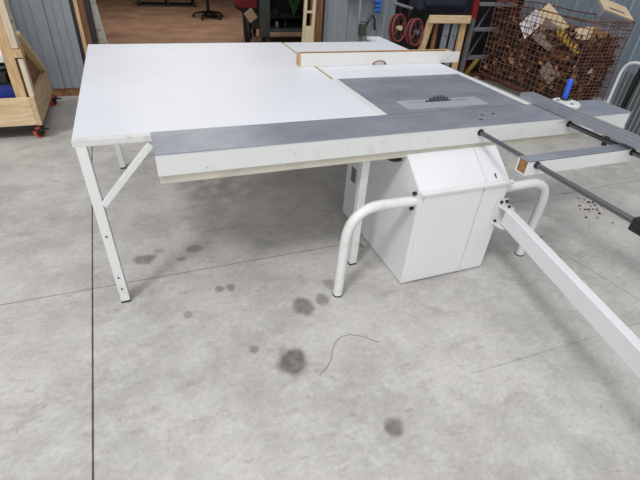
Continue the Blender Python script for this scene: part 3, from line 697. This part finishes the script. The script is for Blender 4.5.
bm = nb(); disc(bm, (4.812,4.72,.87), .026, .006, (-1,-.03,.06), 10); obj('printed_mark', bm, M['yellow'], pp)
sheet('cardboard_sheet', (4.95,4.62,.93), .42, .22, (-.9,-.4,.4), math.radians(-32), M['card'], 'pale tan cardboard sheet sticking up behind the white card', 'cardboard', bend=.03)
sheet('brown_card', (4.86,4.52,.80), .34, .26, (-1,-.2,.25), math.radians(-20), M['cardgrey'], 'grey brown card sheet right of the white card in the basket', 'cardboard', bend=.02)
sheet('pale_box_lid', (5.05,4.12,.88), .28, .14, (-.5,-.9,.5), math.radians(10), M['card'], 'small pale box lid near the basket rim at the right', 'box lid', bend=.02)
sheet('orange_board', (5.16,3.99,.84), .30, .18, (-.2,-1,.35), math.radians(-15), M['junk2'], 'orange brown board inside the front of the basket', 'board')
sheet('torn_white_scrap', (4.828,4.28,.40), .24, .16, (-1,-.1,.1), math.radians(-30), M['cardgrey'], 'torn greyish scrap low in the side of the basket', 'scrap', bend=.01)
sheet('small_scrap', (5.08,3.925,.50), .07, .04, (0,-1,.1), .3, M['paper'], 'tiny white scrap in the front mesh of the basket', 'scrap')
bm = nb(); pts = []
for i in range(80):
    t = i/79; c = Vector((4.84,4.36,.87)).lerp(Vector((4.84,3.99,.72)), t); a = t*2*PI*6
    pts.append(c+Vector((.030*math.cos(a), 0, .034*math.sin(a))))
tube(bm, pts, .017, 6); tag(obj('yellow_spiral_tube', bm, M['yellow']), 'yellow spiral tube lying in the basket', 'tube')
# box on top of basket
bx = thing('equipment_box', (5.16,4.05,1.03), 'beige and grey box lying tilted on top of the basket rim', 'box')
mm = Matrix.Translation((5.26,4.07,1.13)) @ Matrix.Rotation(math.radians(-12),4,'Z') @ Matrix.Rotation(math.radians(13),4,'Y') @ Matrix.Rotation(math.radians(26),4,'X')
bm = nb(); addbox(bm, (-.22,-.13,-.07), (.22,.13,.02), .010, mm); obj('shell', bm, M['galv'], bx)
bm = nb(); addbox(bm, (-.215,-.125,.021), (.215,.125,.04), .006, mm); lid = obj('lid', bm, M['card'], bx, label='beige lid')
bm = nb(); addbox(bm, (-.13,-.075,.0405), (.10,-.045,.043), .001, mm); obj('handle_slot', bm, M['greygreen'], lid)
# white tubular frame with ribs
wf = thing('tubular_rack', (4.6,2.7,0), 'white round-cornered tubular rack with thin ribs near the right edge', 'rack')
bm = nb()
tube(bm, [(4.60,3.207,.02),(4.60,3.207,.66)] + arc((4.60,3.207,.66),(4.60,3.205,.80),(4.60,3.08,.805),8)[1:] + [(4.60,2.20,.82)] + arc((4.60,2.20,.82),(4.60,2.04,.80),(4.60,2.02,.6),6)[1:] + [(4.62,2.02,.02)], .016, 10)
obj('frame', bm, M['paint'], wf, smooth=True)
for i in range(24):
    y = 3.165-.05*i; zt = .75 if i == 0 else .80; bm = nb(); tube(bm, [(4.60,y,.10),(4.60,y,zt)], .006, 6); obj('rib', bm, M['galv'], wf)
bm = nb(); addbox(bm, (4.615,2.04,.08), (4.625,3.19,.70), .002); obj('back_sheet', bm, M['greygreen'], wf)
bm = nb(); tube(bm, [(4.60,3.207,.10),(4.60,2.02,.10)], .010, 8); obj('bottom_bar', bm, M['paint'], wf)
bm = nb(); beam(bm, (4.50,2.98,.0), (4.555,2.98,.93), .05, .03, .003, (0,1,0))
tag(obj('black_post', bm, M['black']), 'black bar standing in front of the white tubular rack', 'bar')

# ================================================================ camera
cam = bpy.data.cameras.new('camera'); co = bpy.data.objects.new('camera', cam); COL.objects.link(co)
cam.sensor_width = 36; cam.sensor_fit = 'HORIZONTAL'; cam.lens = 439.067/640*36; cam.clip_start = .05
Rm = Matrix(((.93092262, .1584133, -.32907188), (-.35984869, .55176799, -.75237026), (.06238587, .81881458, .57065812)))
co.matrix_world = Matrix.Translation((0,0,1.65)) @ Rm.to_4x4()
SC.camera = co

# ================================================================ light
w = bpy.data.worlds.new('world'); SC.world = w; w.use_nodes = True
N = w.node_tree.nodes; L = w.node_tree.links; bg = N['Background']
tc = N.new('ShaderNodeTexCoord'); sp = N.new('ShaderNodeSeparateXYZ'); L.new(tc.outputs['Generated'], sp.inputs[0])
cr = N.new('ShaderNodeValToRGB'); L.new(sp.outputs['Z'], cr.inputs['Fac'])
cr.color_ramp.elements[0].position = 0; cr.color_ramp.elements[0].color = (.55,.56,.58,1)
cr.color_ramp.elements[1].position = .8; cr.color_ramp.elements[1].color = (1,1.0,1.03,1)
L.new(cr.outputs['Color'], bg.inputs['Color']); bg.inputs['Strength'].default_value = .72
def area(name, loc, target, sx, sy, power, col=(1,1,1)):
    l = bpy.data.lights.new(name, 'AREA'); l.shape = 'RECTANGLE'; l.size = sx; l.size_y = sy; l.energy = power; l.color = col
    o = bpy.data.objects.new(name, l); COL.objects.link(o); o.location = loc
    o.rotation_euler = (Vector(target)-Vector(loc)).to_track_quat('-Z','Y').to_euler(); return o
area('roof_daylight', (-0.6,0.9,4.6), (1.2,1.8,0), 3.2, 2.2, 45, (.97,.98,1))
area('door_daylight', (-1.0,-4.2,2.2), (1.5,3,.5), 5, 3.5, 130, (.97,.985,1))

sl_ = bpy.data.lights.new('skylight_sun', 'SUN'); sl_.energy = 1.25; sl_.angle = math.radians(11); sl_.color = (.985,.99,1)
so = bpy.data.objects.new('skylight_sun', sl_); COL.objects.link(so); so.rotation_euler = Vector((.62,.48,-1)).to_track_quat('-Z','Y').to_euler(); so.location = (-3,-1,6)
area('back_room_fill', (1.0,9.5,3.3), (1.0,9.5,0), 2.5, 2.5, 110, (1,.93,.85))  # added unseen fill light that brightens the back room
for o in SC.objects:
    if '_w' in o: del o['_w']
SC.view_settings.view_transform = 'Standard'; SC.view_settings.look = 'None'
SC.view_settings.gamma = 1; SC.view_settings.exposure = 0.09; SC.view_settings.use_curve_mapping = False
